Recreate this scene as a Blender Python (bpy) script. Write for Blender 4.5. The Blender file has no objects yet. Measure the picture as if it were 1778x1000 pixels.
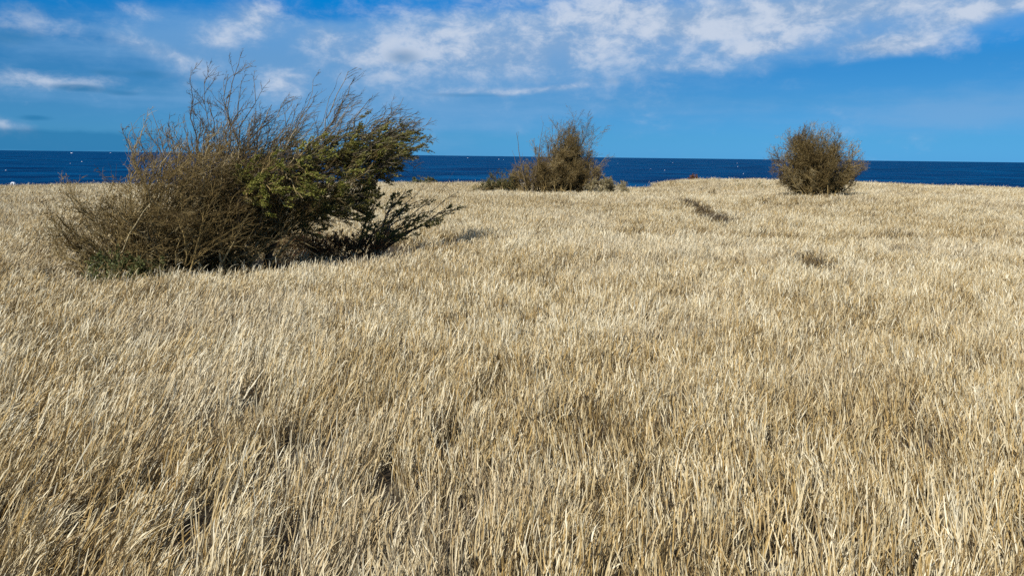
import bpy, math
import numpy as np
from mathutils import Matrix, Vector

R = math.radians
S = bpy.context.scene
COL = S.collection
rng = np.random.default_rng(7)

# ------------------------------------------------------------------ camera, sky, sun, exposure
CAM = np.array([0.0, 0.0, 1.51])
PITCH, ROLL, FPX = R(10.2), R(0.68), 1270.0
cd = bpy.data.cameras.new('camera')
cd.sensor_width = 36.0
cd.lens = 36.0 * FPX / 1778.0
cd.clip_start = 0.05
cd.clip_end = 120000.0
cam = bpy.data.objects.new('camera', cd)
COL.objects.link(cam)
CM = Matrix.Rotation(R(90) - PITCH, 3, 'X') @ Matrix.Rotation(ROLL, 3, 'Z')
M4 = CM.to_4x4()
M4.translation = Vector(CAM)
cam.matrix_world = M4
S.camera = cam

S.view_settings.view_transform = 'Standard'
S.view_settings.look = 'None'
S.view_settings.exposure = 0.32
S.view_settings.gamma = 1.0
S.view_settings.use_curve_mapping = False
S.cycles.max_bounces = 6
S.cycles.diffuse_bounces = 3
S.cycles.transmission_bounces = 4
S.cycles.use_denoising = False

SUN_EL, SUN_AZ = 45.0, -143.0          # azimuth from +Y, positive to the right: from the left and behind
sd = bpy.data.lights.new('sun', 'SUN')
sd.energy = 4.9
sd.angle = R(0.53)
sd.color = (1.0, 0.97, 0.92)
sun = bpy.data.objects.new('sun', sd)
COL.objects.link(sun)
to_sun = Vector((math.sin(R(SUN_AZ)) * math.cos(R(SUN_EL)), math.cos(R(SUN_AZ)) * math.cos(R(SUN_EL)), math.sin(R(SUN_EL))))
sun.rotation_euler = to_sun.to_track_quat('Z', 'Y').to_euler()
sun.location = to_sun * 60


def ray(px, py):
    v = CM @ Vector(((px - 889.0) / FPX, -(py - 500.0) / FPX, -1.0))
    return np.array(v)


def W(px, py, Y):
    d = ray(px, py)
    return CAM + d * (Y / d[1])


def az_el(px, py):
    d = ray(px, py)
    return math.atan2(d[0], d[1]), math.asin(d[2] / np.linalg.norm(d))


class NT:
    """small helper for node trees"""
    def __init__(self, nt):
        self.nt = nt
        nt.nodes.clear()

    def n(self, t, **kw):
        x = self.nt.nodes.new(t)
        for k, v in kw.items():
            setattr(x, k, v)
        return x

    def l(self, a, b):
        self.nt.links.new(a, b)

    def val(self, sock, v):
        if isinstance(v, bpy.types.NodeSocket):
            self.l(v, sock)
        else:
            sock.default_value = v

    def m(self, op, a, b=None, c=None, clamp=False):
        x = self.n('ShaderNodeMath', operation=op, use_clamp=clamp)
        self.val(x.inputs[0], a)
        if b is not None:
            self.val(x.inputs[1], b)
        if c is not None:
            self.val(x.inputs[2], c)
        return x.outputs[0]

    def mix(self, f, a, b, blend='MIX'):
        x = self.n('ShaderNodeMix', data_type='RGBA', blend_type=blend)
        x.clamp_factor = True
        self.val(x.inputs[0], f)
        self.val(x.inputs[6], a)
        self.val(x.inputs[7], b)
        return x.outputs[2]

    def ss(self, v, a, b):
        x = self.n('ShaderNodeMapRange', interpolation_type='SMOOTHSTEP')
        self.val(x.inputs[0], v)
        x.inputs[1].default_value = a
        x.inputs[2].default_value = b
        return x.outputs[0]

    def noise(self, vec, scale, detail=5.0, rough=0.55, dist=0.0):
        x = self.n('ShaderNodeTexNoise')
        self.val(x.inputs['Vector'], vec)
        x.inputs['Scale'].default_value = scale
        x.inputs['Detail'].default_value = detail
        x.inputs['Roughness'].default_value = rough
        x.inputs['Distortion'].default_value = dist
        return x.outputs['Fac']

    def ramp(self, f, stops):
        x = self.n('ShaderNodeValToRGB')
        cr = x.color_ramp
        while len(cr.elements) < len(stops):
            cr.elements.new(0.5)
        for e, (p, c) in zip(cr.elements, stops):
            e.position = p
            e.color = (*c, 1.0)
        self.val(x.inputs[0], f)
        return x.outputs[0]


def rgb(*c):
    return (c[0], c[1], c[2], 1.0)


def build_world():
    w = bpy.data.worlds.new('World')
    S.world = w
    w.use_nodes = True
    g = NT(w.node_tree)
    out = g.n('ShaderNodeOutputWorld')
    bg = g.n('ShaderNodeBackground')
    bg.inputs['Strength'].default_value = 0.092
    g.l(bg.outputs[0], out.inputs[0])
    sky = g.n('ShaderNodeTexSky', sky_type='NISHITA')
    sky.sun_disc = False
    sky.sun_elevation = R(SUN_EL)
    sky.sun_rotation = R(SUN_AZ)
    sky.air_density = 1.0
    sky.dust_density = 0.1
    sky.ozone_density = 3.0
    tc = g.n('ShaderNodeTexCoord')
    vec = tc.outputs['Generated']
    sep = g.n('ShaderNodeSeparateXYZ')
    g.l(vec, sep.inputs[0])
    x, y, z = sep.outputs
    az = g.m('ARCTAN2', x, y)
    el = g.m('ARCSINE', z)
    elc = g.m('MAXIMUM', el, 0.0)
    # deep, saturated clear-air blue; overhead dimmed and less blue to cut the fill light
    hs = g.n('ShaderNodeHueSaturation')
    hs.inputs['Saturation'].default_value = 1.0
    g.l(sky.outputs[0], hs.inputs['Color'])
    tint = g.ramp(g.m('DIVIDE', elc, 1.2), [(0.0, (0.082, 0.36, 0.97)), (0.02, (0.087, 0.35, 0.82)), (0.058, (0.105, 0.35, 0.68)), (0.096, (0.08, 0.36, 0.67)), (0.158, (0.004, 0.48, 0.95)), (0.36, (0.05, 0.24, 0.42)), (1.0, (0.22, 0.29, 0.34))])
    base = g.mix(1.0, hs.outputs[0], tint, 'MULTIPLY')
    # cloud layer: flattened noise, with the weather of the day as soft banks round the compass
    mp = g.n('ShaderNodeMapping')
    mp.inputs['Scale'].default_value = (1.0, 1.0, 1.7)
    g.l(vec, mp.inputs[0])
    v = mp.outputs[0]
    n1 = g.noise(v, 8.5, 5.0, 0.58, 0.3)
    n2 = g.noise(v, 26.0, 6.0, 0.64, 0.2)
    mp2 = g.n('ShaderNodeMapping')
    mp2.inputs['Scale'].default_value = (1.0, 1.0, 6.5)
    mp2.inputs['Rotation'].default_value = (0.0, R(-7), 0.0)
    g.l(vec, mp2.inputs[0])
    n3 = g.noise(mp2.outputs[0], 7.0, 4.0, 0.55, 0.3)

    def bank(px, py, rx, ry, amp, rot=0.0):
        a0, e0 = az_el(px, py)
        u = g.m('SUBTRACT', az, a0)
        q = g.m('SUBTRACT', el, e0)
        if rot:
            c_, s_ = math.cos(rot), math.sin(rot)
            u, q = (g.m('ADD', g.m('MULTIPLY', u, c_), g.m('MULTIPLY', q, s_)),
                    g.m('SUBTRACT', g.m('MULTIPLY', q, c_), g.m('MULTIPLY', u, s_)))
        u = g.m('POWER', g.m('ABSOLUTE', g.m('DIVIDE', u, rx / FPX)), 2.0)
        q = g.m('POWER', g.m('ABSOLUTE', g.m('DIVIDE', q, ry / FPX)), 2.0)
        return g.m('MULTIPLY', g.m('EXPONENT', g.m('MULTIPLY', g.m('ADD', u, q), -1.0)), amp)

    def total(lst):
        t = None
        for b in lst:
            o = bank(*b)
            t = o if t is None else g.m('ADD', t, o)
        return t
    thick = total([(950, 52, 160, 66, 0.62), (850, 40, 260, 60, 0.26), (1235, 46, 125, 22, 0.85), (1130, 92, 240, 38, 0.5), (1315, 84, 64, 12, 0.7, 0.12),
                   (1555, 82, 78, 15, 1.0), (1710, 20, 120, 18, 0.75, 0.25), (1440, 24, 180, 44, 0.68), (1620, 4, 160, 22, 0.6), (745, 75, 110, 58, 0.5), (1300, 0, 220, 34, 0.6),
                   (440, 28, 46, 34, 1.0), (382, 70, 38, 24, 0.7), (492, 146, 46, 26, 0.85), (555, 66, 42, 28, 0.65), (240, 15, 34, 20, 0.5),
                   (60, 138, 110, 12, 0.75, -0.03), (275, 92, 60, 14, 0.8, -0.25), (110, 50, 130, 18, 0.5, -0.06), (15, 217, 34, 10, 0.7), (318, 130, 44, 18, 0.45),
                   (650, 130, 90, 40, 0.3), (850, 160, 80, 6, 0.55), (970, 153, 60, 6, 0.65, 0.1), (640, 95, 70, 30, 0.42), (1080, 15, 80, 24, 0.5), (850, 108, 90, 30, 0.35),
                   (1200, 118, 60, 10, 0.3)])
    thin = total([(520, 110, 240, 90, 0.9), (800, 110, 330, 70, 0.95), (1150, 70, 420, 60, 0.95), (1740, 175, 200, 36, 0.75, 0.1), (400, 60, 130, 60, 0.35),
                  (120, 70, 220, 40, 0.5), (1500, 20, 380, 56, 0.95), (1350, 195, 300, 25, 0.3), (600, 225, 300, 40, 0.5), (900, 200, 300, 36, 0.36), (120, 165, 200, 25, 0.36),
                  (1650, 210, 160, 20, 0.4), (560, 2, 85, 26, -1.3), (1640, 110, 120, 22, -0.5, 0.15)])
    dark = total([(135, 153, 36, 6, 0.9), (62, 205, 26, 5, 0.8), (215, 163, 28, 5, 0.6), (175, 126, 30, 6, 0.5), (250, 128, 34, 8, 0.5), (700, 100, 36, 16, 0.6),
                  (110, 246, 180, 17, 1.4), (20, 65, 60, 16, 0.55), (820, 166, 90, 5, 0.5), (330, 140, 70, 22, 0.35), (980, 140, 200, 8, 0.3), (90, 20, 110, 20, 0.3)])
    # the same kind of broken cloud goes on all round and overhead, above the low clear band
    front = g.ss(g.m('ABSOLUTE', az), 0.95, 0.72)
    frame_top = g.ss(el, 0.36, 0.24)
    infr = g.m('MULTIPLY', front, frame_top)
    gen = g.m('MULTIPLY', g.m('SUBTRACT', 1.0, infr), g.m('MULTIPLY', g.ss(el, 0.03, 0.2), 0.45))  # unseen cloud cover, amount set for the fill light
    nn = g.m('ADD', g.m('MULTIPLY', g.m('SUBTRACT', n1, 0.5), 0.95), g.m('MULTIPLY', g.m('SUBTRACT', n2, 0.5), 1.15))
    n3c = g.m('MULTIPLY', g.m('SUBTRACT', n3, 0.5), 1.3)
    wisp = g.m('MULTIPLY', g.ss(g.m('ADD', g.m('ADD', thin, gen), g.m('ADD', n3c, g.m('MULTIPLY', nn, 0.5))), 0.12, 1.25), 0.6)
    puff = g.ss(g.m('ADD', g.m('ADD', thick, gen), nn), 0.04, 1.35)
    shade = g.ss(g.m('ADD', dark, g.m('MULTIPLY', nn, 0.55)), 0.22, 0.85)
    c = g.mix(wisp, base, rgb(1.7, 3.5, 6.0))
    pc = g.mix(g.ss(g.m('ADD', g.m('ADD', g.m('MULTIPLY', n2, 0.7), g.m('MULTIPLY', n1, 0.6)), g.m('MULTIPLY', thick, 0.07)), 0.60, 0.84), rgb(2.2, 3.5, 5.5), rgb(4.9, 5.6, 6.8))
    c = g.mix(g.m('MULTIPLY', puff, 0.97), c, pc)
    c = g.mix(g.m('MULTIPLY', shade, 0.62), c, rgb(0.12, 1.5, 3.4))
    g.l(c, bg.inputs['Color'])


build_world()

# ------------------------------------------------------------------ object helpers


def link(o, parent=None):
    COL.objects.link(o)
    if parent is not None:
        o.parent = parent
    return o


def tag(o, label=None, cat=None, group=None, kind=None):
    for k, v in (('label', label), ('category', cat), ('group', group), ('kind', kind)):
        if v:
            o[k] = v
    return o


def empty(name, loc):
    o = bpy.data.objects.new(name, None)
    o.location = [float(c) for c in loc]
    o.empty_display_size = 0.2
    return link(o)


def mesh_np(name, V, F4=None, F3=None, mat=None, attr=None, smooth=False):
    """V (n,3); F4 (m,4), F3 (k,3); attr: dict name -> per-vertex floats"""
    me = bpy.data.meshes.new(name)
    V = np.asarray(V, np.float32)
    n4 = 0 if F4 is None else len(F4)
    n3 = 0 if F3 is None else len(F3)
    loops = np.concatenate(([] if F4 is None else [np.asarray(F4).ravel()]) + ([] if F3 is None else [np.asarray(F3).ravel()])).astype(np.int32)
    me.vertices.add(len(V))
    me.vertices.foreach_set('co', V.ravel())
    me.loops.add(len(loops))
    me.loops.foreach_set('vertex_index', loops)
    me.polygons.add(n4 + n3)
    starts = np.concatenate([np.arange(n4) * 4, n4 * 4 + np.arange(n3) * 3]).astype(np.int32)
    me.polygons.foreach_set('loop_start', starts)
    if smooth:
        me.polygons.foreach_set('use_smooth', np.ones(n4 + n3, bool))
    me.update(calc_edges=True)
    for k, a in (attr or {}).items():
        at = me.attributes.new(k, 'FLOAT', 'POINT')
        at.data.foreach_set('value', np.asarray(a, np.float32))
    if mat is not None:
        me.materials.append(mat)
    return me


def nrm(v):
    return v / np.maximum(np.linalg.norm(v, axis=-1, keepdims=True), 1e-9)


# ------------------------------------------------------------------ terrain
EDGE_Y = 38.0
GH = 0.24
_tab = [(-300, 320), (0, 321), (200, 319), (400, 318), (725, 315), (880, 317), (1040, 317), (1150, 314), (1200, 311), (1290, 310), (1400, 312),
        (1500, 317), (1640, 322), (1778, 326), (2100, 331)]
_ex = np.array([W(a, b, EDGE_Y)[0] for a, b in _tab])
_ez = np.array([W(a, b, EDGE_Y)[2] - GH for a, b in _tab])
NX = W(1106, 322, EDGE_Y)[0]


def sst(v, a, b):
    t = np.clip((v - a) / (b - a), 0, 1)
    return t * t * (3 - 2 * t)


def vnoise(x, y, s, seed=0):
    """smooth value noise in numpy"""
    x = np.asarray(x, float) / s + 31.7 * seed
    y = np.asarray(y, float) / s + 17.3 * seed
    xi, yi = np.floor(x).astype(np.int64), np.floor(y).astype(np.int64)
    fx, fy = x - xi, y - yi
    fx, fy = fx * fx * (3 - 2 * fx), fy * fy * (3 - 2 * fy)

    def h(a, b):
        k = (a * 374761393 + b * 668265263 + seed * 144665) & 0x7fffffff
        k = ((k ^ (k >> 13)) * 1274126177) & 0x7fffffff
        return ((k ^ (k >> 16)) & 0xffff) / 65535.0
    return (h(xi, yi) * (1 - fx) + h(xi + 1, yi) * fx) * (1 - fy) + (h(xi, yi + 1) * (1 - fx) + h(xi + 1, yi + 1) * fx) * fy


def edge_y(x):
    return EDGE_Y + 1.2 * (vnoise(x, x * 0, 4.0, 3) - 0.5)


def height(x, y):
    x = np.asarray(x, float)
    y = np.asarray(y, float)
    ze = np.interp(x, _ex, _ez)
    t = sst(y, 12, 36)
    z = ze * t + 0.10 * (vnoise(x, y, 3.5, 1) - 0.5) + 0.05 * (vnoise(x, y, 1.1, 2) - 0.5)
    notch = np.where(x < NX, np.exp(-((x - NX) / 1.5) ** 2), np.exp(-((x - NX) / 0.75) ** 4)) * sst(y, 30.0, 36.0)
    z = z - 0.36 * notch
    over = np.maximum(y - edge_y(x), 0)
    return np.maximum(z - 1.35 * over - 0.03 * over ** 2, -30.0)


def ground_material():
    m = bpy.data.materials.new('soil_and_litter')
    m.use_nodes = True
    g = NT(m.node_tree)
    out = g.n('ShaderNodeOutputMaterial')
    p = g.n('ShaderNodeBsdfPrincipled')
    g.l(p.outputs[0], out.inputs[0])
    tc = g.n('ShaderNodeTexCoord').outputs['Object']
    a = g.noise(tc, 2.2, 6, 0.6)
    b = g.noise(tc, 45, 5, 0.7)
    c = g.ramp(b, [(0.3, (0.022, 0.015, 0.008)), (0.55, (0.05, 0.034, 0.017)), (0.75, (0.11, 0.078, 0.04))])
    c = g.mix(g.ss(a, 0.4, 0.65), c, rgb(0.045, 0.03, 0.015))
    g.l(c, p.inputs['Base Color'])
    p.inputs['Roughness'].default_value = 0.95
    bu = g.n('ShaderNodeBump')
    bu.inputs['Strength'].default_value = 0.8
    bu.inputs['Distance'].default_value = 0.02
    g.l(b, bu.inputs['Height'])
    g.l(bu.outputs[0], p.inputs['Normal'])
    return m


def grid_mesh(xs, ys, zf):
    X, Y = np.meshgrid(xs, ys)
    V = np.stack([X, Y, zf(X, Y)], -1).reshape(-1, 3)
    nx, ny = len(xs), len(ys)
    i = (np.arange(ny - 1)[:, None] * nx + np.arange(nx - 1)[None, :]).ravel()
    return V, np.stack([i, i + 1, i + 1 + nx, i + nx], -1)


xs = np.concatenate([np.linspace(-260, -46, 30), np.arange(-45, 45.01, 0.45), np.linspace(46, 260, 30)])
ys = np.concatenate([np.linspace(-200, -6, 24), np.arange(-5, 55, 0.45), np.array([58, 62, 66])])
V, F = grid_mesh(xs, ys, height)
tag(link(bpy.data.objects.new('ground', mesh_np('ground', V, F, mat=ground_material(), smooth=True))),
    'dry soil under the straw coloured grass, ending at the cliff edge', 'ground', kind='structure')

# ------------------------------------------------------------------ sea
SEA_Z = -15.0


def sea_material():
    m = bpy.data.materials.new('sea_water')
    m.use_nodes = True
    g = NT(m.node_tree)
    out = g.n('ShaderNodeOutputMaterial')
    p = g.n('ShaderNodeBsdfPrincipled')
    g.l(p.outputs[0], out.inputs[0])
    tc = g.n('ShaderNodeTexCoord').outputs['Object']
    a = g.noise(tc, 0.012, 6, 0.7)
    b = g.noise(tc, 0.0011, 4, 0.6)
    c = g.mix(g.ss(a, 0.36, 0.66), rgb(0.0, 0.015, 0.060), rgb(0.0, 0.060, 0.165))
    c = g.mix(g.m('MULTIPLY', g.ss(b, 0.4, 0.62), 0.7), c, rgb(0.0, 0.034, 0.112))
    g.l(c, p.inputs['Base Color'])
    p.inputs['Roughness'].default_value = 0.55
    p.inputs['IOR'].default_value = 1.33
    p.inputs['Specular IOR Level'].default_value = 0.02
    w1 = g.noise(tc, 0.35, 6, 0.65)
    w2 = g.noise(tc, 0.03, 5, 0.6)
    bu = g.n('ShaderNodeBump')
    bu.inputs['Strength'].default_value = 1.0
    bu.inputs['Distance'].default_value = 0.8
    g.l(g.m('ADD', w1, g.m('MULTIPLY', w2, 4.0)), bu.inputs['Height'])
    g.l(bu.outputs[0], p.inputs['Normal'])
    return m


sx = np.concatenate([-np.geomspace(60000, 60, 26), [0.0], np.geomspace(60, 60000, 26)])
sy = np.concatenate([[30.0], np.geomspace(60, 60000, 40)])
V, F = grid_mesh(sx, sy, lambda X, Y: np.full_like(X, SEA_Z))
tag(link(bpy.data.objects.new('sea', mesh_np('sea', V, F, mat=sea_material()))),
    'deep blue sea reaching to the horizon behind the field', 'sea', kind='structure')


def foam():
    m = bpy.data.materials.new('foam')
    m.use_nodes = True
    p = m.node_tree.nodes['Principled BSDF']
    p.inputs['Base Color'].default_value = rgb(0.8, 0.82, 0.84)
    p.inputs['Roughness'].default_value = 0.9
    Vs, Fs = [], []
    r = np.random.default_rng(5)
    spots = [(124, 266.2, 5.5), (192, 265.6, 3.2), (142, 281, 3.6), (10, 296, 3.5), (812, 274.6, 4), (866, 277, 4.2), (874, 277.6, 2.2), (1130, 294, 2.4),
             (1154, 296, 3.4), (1280, 284, 3), (1281, 289.5, 3), (1291, 302, 4), (122, 284, 2.6), (1073, 284, 2.2), (1168, 283, 2.2), (690, 287, 3)]
    for k in range(6):
        spots.append((r.uniform(-300, 2080), None, r.uniform(0.6, 1.3)))
    for px, py, w in spots:
        hor = 261 + 21 * px / 1778.0
        dy = (py - hor) if py is not None else min(3 + r.exponential(14), 58)
        d = ray(px, hor + dy)
        if d[2] > -0.0015:
            continue
        c = CAM + d * ((SEA_Z - CAM[2]) / d[2])
        dist = np.linalg.norm(c - CAM)
        L = w * dist / FPX * 0.28
        D = L * r.uniform(0.7, 1.4)
        H = L * r.uniform(0.28, 0.4) if py is not None else L * r.uniform(0.15, 0.3)
        n = 9
        b = sum(len(v) for v in Vs)
        ang = np.arange(n) / n * 2 * np.pi
        rr = r.uniform(0.7, 1.15, n)
        ring = np.stack([np.cos(ang) * L * rr, np.sin(ang) * D * rr, np.full(n, 0.02)], -1) + [c[0], c[1], SEA_Z]
        mid = np.stack([np.cos(ang) * L * rr * 0.6, np.sin(ang) * D * rr * 0.6, H * r.uniform(0.6, 1, n)], -1) + [c[0], c[1], SEA_Z]
        top = np.array([[c[0], c[1], SEA_Z + H]])
        Vs.append(np.concatenate([ring, mid, top]))
        for i in range(n):
            j = (i + 1) % n
            Fs += [(b + i, b + j, b + n + j), (b + i, b + n + j, b + n + i), (b + n + i, b + n + j, b + 2 * n)]
    me = mesh_np('sea_foam', np.concatenate(Vs), F3=np.array(Fs), mat=m, smooth=True)
    tag(link(bpy.data.objects.new('sea_foam', me)), 'white flecks of breaking wave foam scattered over the blue sea', 'foam', kind='stuff')


foam()

# ------------------------------------------------------------------ woody plants: vectorised growth


def tubes(P, Rr, sides=3):
    """P (N,K,3), Rr (N,K) -> verts, quads"""
    N, K, _ = P.shape
    T = np.gradient(P, axis=1)
    T = nrm(T)
    ref = np.where(np.abs(T[:, :1, 2:3]) > 0.9, np.array([[[1.0, 0, 0]]]), np.array([[[0, 0, 1.0]]]))
    A = nrm(np.cross(T, np.broadcast_to(ref, T.shape)))
    B = np.cross(T, A)
    ang = np.arange(sides) / sides * 2 * np.pi
    ring = (A[:, :, None, :] * np.cos(ang)[None, None, :, None] + B[:, :, None, :] * np.sin(ang)[None, None, :, None]) * Rr[:, :, None, None]
    Vv = (P[:, :, None, :] + ring).reshape(-1, 3)
    base = (np.arange(N) * K * sides)[:, None, None] + (np.arange(K - 1) * sides)[None, :, None]
    s = np.arange(sides)[None, None, :]
    s2 = (s + 1) % sides
    Q = np.stack([base + s, base + s2, base + sides + s2, base + sides + s], -1).reshape(-1, 4)
    return Vv, Q


class Bunch:
    """a set of polylines of equal point count, with radii, length, owner index and tint"""
    def __init__(self, P, Rr, L, own, tint):
        self.P, self.R, self.L, self.own, self.tint = P, Rr, L, own, tint

    def pick(self, mask):
        return Bunch(self.P[mask], self.R[mask], self.L[mask], self.own[mask], self.tint[mask])


def grow(start, d, L, r0, own, tint, K, wander, trop, r, taper=0.25, kink=0.0):
    N = len(start)
    pts = [start]
    d = nrm(d)
    p = start
    for k in range(K - 1):
        d = nrm(d + r.normal(0, wander, (N, 3)) + trop / (K - 1))
        if kink:
            d = nrm(d + (r.random((N, 1)) < 0.35) * r.normal(0, kink, (N, 3)))
        p = p + d * (L / (K - 1))[:, None]
        pts.append(p)
    P = np.stack(pts, 1)
    Rr = r0[:, None] * np.linspace(1, taper, K)[None, :]
    return Bunch(P, Rr, L, own, tint)


def kids(B, n, t0, t1, a0, a1, l0, l1, r, K=5, wander=0.12, trop=(0, 0, 0), rad=0.6, rmin=0.0015, taper=0.3, kink=0.0, dL=0.5, up=0.0):
    N = len(B.P)
    cnt = r.poisson(n, N) if not isinstance(n, np.ndarray) else n
    idx = np.repeat(np.arange(N), cnt)
    M = len(idx)
    t = r.uniform(t0, t1, M)
    Kp = B.P.shape[1]
    f = t * (Kp - 1)
    i = np.minimum(f.astype(int), Kp - 2)
    fr = (f - i)[:, None]
    a, b = B.P[idx, i], B.P[idx, i + 1]
    pos = a * (1 - fr) + b * fr
    tan = nrm(b - a)
    perp = r.normal(0, 1, (M, 3))
    perp[:, 2] += up
    perp = nrm(perp - (perp * tan).sum(-1, keepdims=True) * tan)
    an = r.uniform(a0, a1, M)[:, None]
    d = tan * np.cos(an) + perp * np.sin(an)
    L = B.L[idx] * r.uniform(l0, l1, M) * (1 - dL * t)
    rp = B.R[idx, i] * (1 - fr[:, 0]) + B.R[idx, i + 1] * fr[:, 0]
    r0 = np.maximum(rp * rad, rmin)
    tint = np.clip(B.tint[idx] + r.normal(0, 0.12, M), 0, 1)
    return grow(pos, d, L, r0, B.own[idx], tint, K, wander, np.asarray(trop, float), r, taper, kink)


def bezier(Sp, C, E, K, jit, r):
    t = np.linspace(0, 1, K)[None, :, None]
    P = (1 - t) ** 2 * Sp[:, None] + 2 * t * (1 - t) * C[:, None] + t ** 2 * E[:, None]
    n = r.normal(0, 1, P.shape) * jit
    n[:, 0] = 0
    n[:, -1] *= 0.5
    return P + n


def stems(S0, E, r, r0, r1, K=9, jit=0.03, bow=0.35, own=None, tint=None, lift=0.2):
    N = len(E)
    D = E - S0
    C = S0 + D * 0.5 + np.stack([-D[:, 0] * bow * 0.5, -D[:, 1] * bow * 0.5, np.abs(np.linalg.norm(D, axis=-1)) * lift * np.ones(N)], -1)
    P = bezier(S0, C, E, K, jit, r)
    L = np.linalg.norm(np.diff(P, axis=1), axis=-1).sum(1)
    Rr = r0 * r.uniform(0.75, 1.2, (N, 1)) * np.linspace(1, r1 / r0, K)[None]
    return Bunch(P, Rr, L, np.arange(N) if own is None else own, r.uniform(0.2, 0.8, N) if tint is None else tint)


def wood_obj(name, bunches, mat, parent, loc, kind=None, sides=3):
    Vs, Qs, ts, o = [], [], [], 0
    for b in bunches:
        if len(b.P) == 0:
            continue
        v, q = tubes(b.P - np.asarray(loc), b.R, sides)
        Vs.append(v)
        Qs.append(q + o)
        o += len(v)
        ts.append(np.repeat(b.tint, b.P.shape[1] * sides))
    if not Vs:
        return None
    me = mesh_np(name, np.concatenate(Vs), np.concatenate(Qs), mat=mat, attr={'tint': np.concatenate(ts)}, smooth=True)
    ob = link(bpy.data.objects.new(name, me), parent)
    if kind:
        ob['kind'] = kind
    return ob


def leaves(B, per, t0, t1, ln, wd, r, spread=0.8, droop=0.0, up=0.3):
    """small folded leaves along polylines -> verts, tris, tint"""
    N, Kp, _ = B.P.shape
    cnt = r.poisson(per, N)
    idx = np.repeat(np.arange(N), cnt)
    M = len(idx)
    t = r.uniform(t0, t1, M)
    f = t * (Kp - 1)
    i = np.minimum(f.astype(int), Kp - 2)
    fr = (f - i)[:, None]
    a, b = B.P[idx, i], B.P[idx, i + 1]
    pos = a * (1 - fr) + b * fr
    tan = nrm(b - a)
    d = nrm(tan + r.normal(0, spread, (M, 3)) + np.array([0, 0, up - droop]))
    side = nrm(np.cross(d, r.normal(0, 1, (M, 3)) + np.array([0, 0, 1.2])))
    nn = np.cross(side, d)
    L = (ln * r.uniform(0.6, 1.3, M))[:, None]
    w = (wd * r.uniform(0.7, 1.3, M))[:, None]
    v0 = pos
    v1 = pos + d * L * 0.5 + side * w + nn * w * 0.35
    v2 = pos + d * L
    v3 = pos + d * L * 0.5 - side * w + nn * w * 0.35
    Vv = np.stack([v0, v1, v2, v3], 1).reshape(-1, 3)
    k = np.arange(M)[:, None] * 4
    T = np.concatenate([k + [0, 1, 2], k + [0, 2, 3]], 0)
    tint = np.clip(np.repeat(B.tint[idx], 1) * 0.5 + r.uniform(0, 0.5, M), 0, 1)
    return Vv, T, np.repeat(tint, 4), idx


def leaf_obj(name, parts, mat, parent, loc):
    Vs, Ts, ti, o = [], [], [], 0
    for v, t, a in parts:
        if len(v) == 0:
            continue
        Vs.append(v - np.asarray(loc))
        Ts.append(t + o)
        ti.append(a)
        o += len(v)
    if not Vs:
        return None
    me = mesh_np(name, np.concatenate(Vs), F3=np.concatenate(Ts), mat=mat, attr={'tint': np.concatenate(ti)})
    ob = link(bpy.data.objects.new(name, me), parent)
    ob['kind'] = 'stuff'
    return ob


def tint_material(name, stops, rough=0.8, transl=0.0, spec=0.3, grain=None):
    m = bpy.data.materials.new(name)
    m.use_nodes = True
    g = NT(m.node_tree)
    out = g.n('ShaderNodeOutputMaterial')
    p = g.n('ShaderNodeBsdfPrincipled')
    at = g.n('ShaderNodeAttribute', attribute_name='tint')
    c = g.ramp(at.outputs['Fac'], stops)
    if grain:
        tc = g.n('ShaderNodeTexCoord').outputs['Object']
        c = g.mix(g.ss(g.noise(tc, grain, 4, 0.6), 0.35, 0.7), c, g.mix(1.0, c, rgb(0.5, 0.5, 0.48), 'MULTIPLY'))
    g.l(c, p.inputs['Base Color'])
    p.inputs['Roughness'].default_value = rough
    p.inputs['Specular IOR Level'].default_value = spec
    if transl:
        t = g.n('ShaderNodeBsdfTranslucent')
        g.l(c, t.inputs['Color'])
        ms = g.n('ShaderNodeMixShader')
        ms.inputs[0].default_value = transl
        g.l(p.outputs[0], ms.inputs[1])
        g.l(t.outputs[0], ms.inputs[2])
        g.l(ms.outputs[0], out.inputs[0])
    else:
        g.l(p.outputs[0], out.inputs[0])
    return m


M_THORN = tint_material('brown_twig_bark', [(0.0, (0.10, 0.065, 0.02)), (0.45, (0.205, 0.14, 0.045)), (0.75, (0.32, 0.23, 0.09)), (1.0, (0.50, 0.41, 0.23))], grain=18)
M_GREY = tint_material('grey_twig_bark', [(0.0, (0.07, 0.053, 0.034)), (0.5, (0.15, 0.112, 0.068)), (1.0, (0.34, 0.275, 0.185))], grain=18)
M_DEAD = tint_material('bleached_twig_bark', [(0.0, (0.09, 0.07, 0.042)), (0.5, (0.22, 0.175, 0.105)), (1.0, (0.48, 0.42, 0.32))], grain=18)
M_TRUNK = tint_material('dark_trunk_bark', [(0.0, (0.05, 0.037, 0.024)), (1.0, (0.14, 0.105, 0.068))], grain=25)
M_NEEDLE = tint_material('evergreen_leaf', [(0.0, (0.12, 0.108, 0.034)), (0.4, (0.19, 0.172, 0.046)), (0.75, (0.27, 0.24, 0.058)), (1.0, (0.35, 0.30, 0.08))], 0.55, 0.35, 0.35)
M_SUNLIT = tint_material('sunlit_evergreen_leaf', [(0.0, (0.09, 0.10, 0.02)), (0.5, (0.25, 0.25, 0.05)), (1.0, (0.42, 0.38, 0.075))], 0.55, 0.3, 0.35)
M_OLIVE = tint_material('olive_leaf', [(0.0, (0.05, 0.06, 0.02)), (0.5, (0.10, 0.11, 0.035)), (1.0, (0.2, 0.2, 0.06))], 0.6, 0.25, 0.3)
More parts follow.
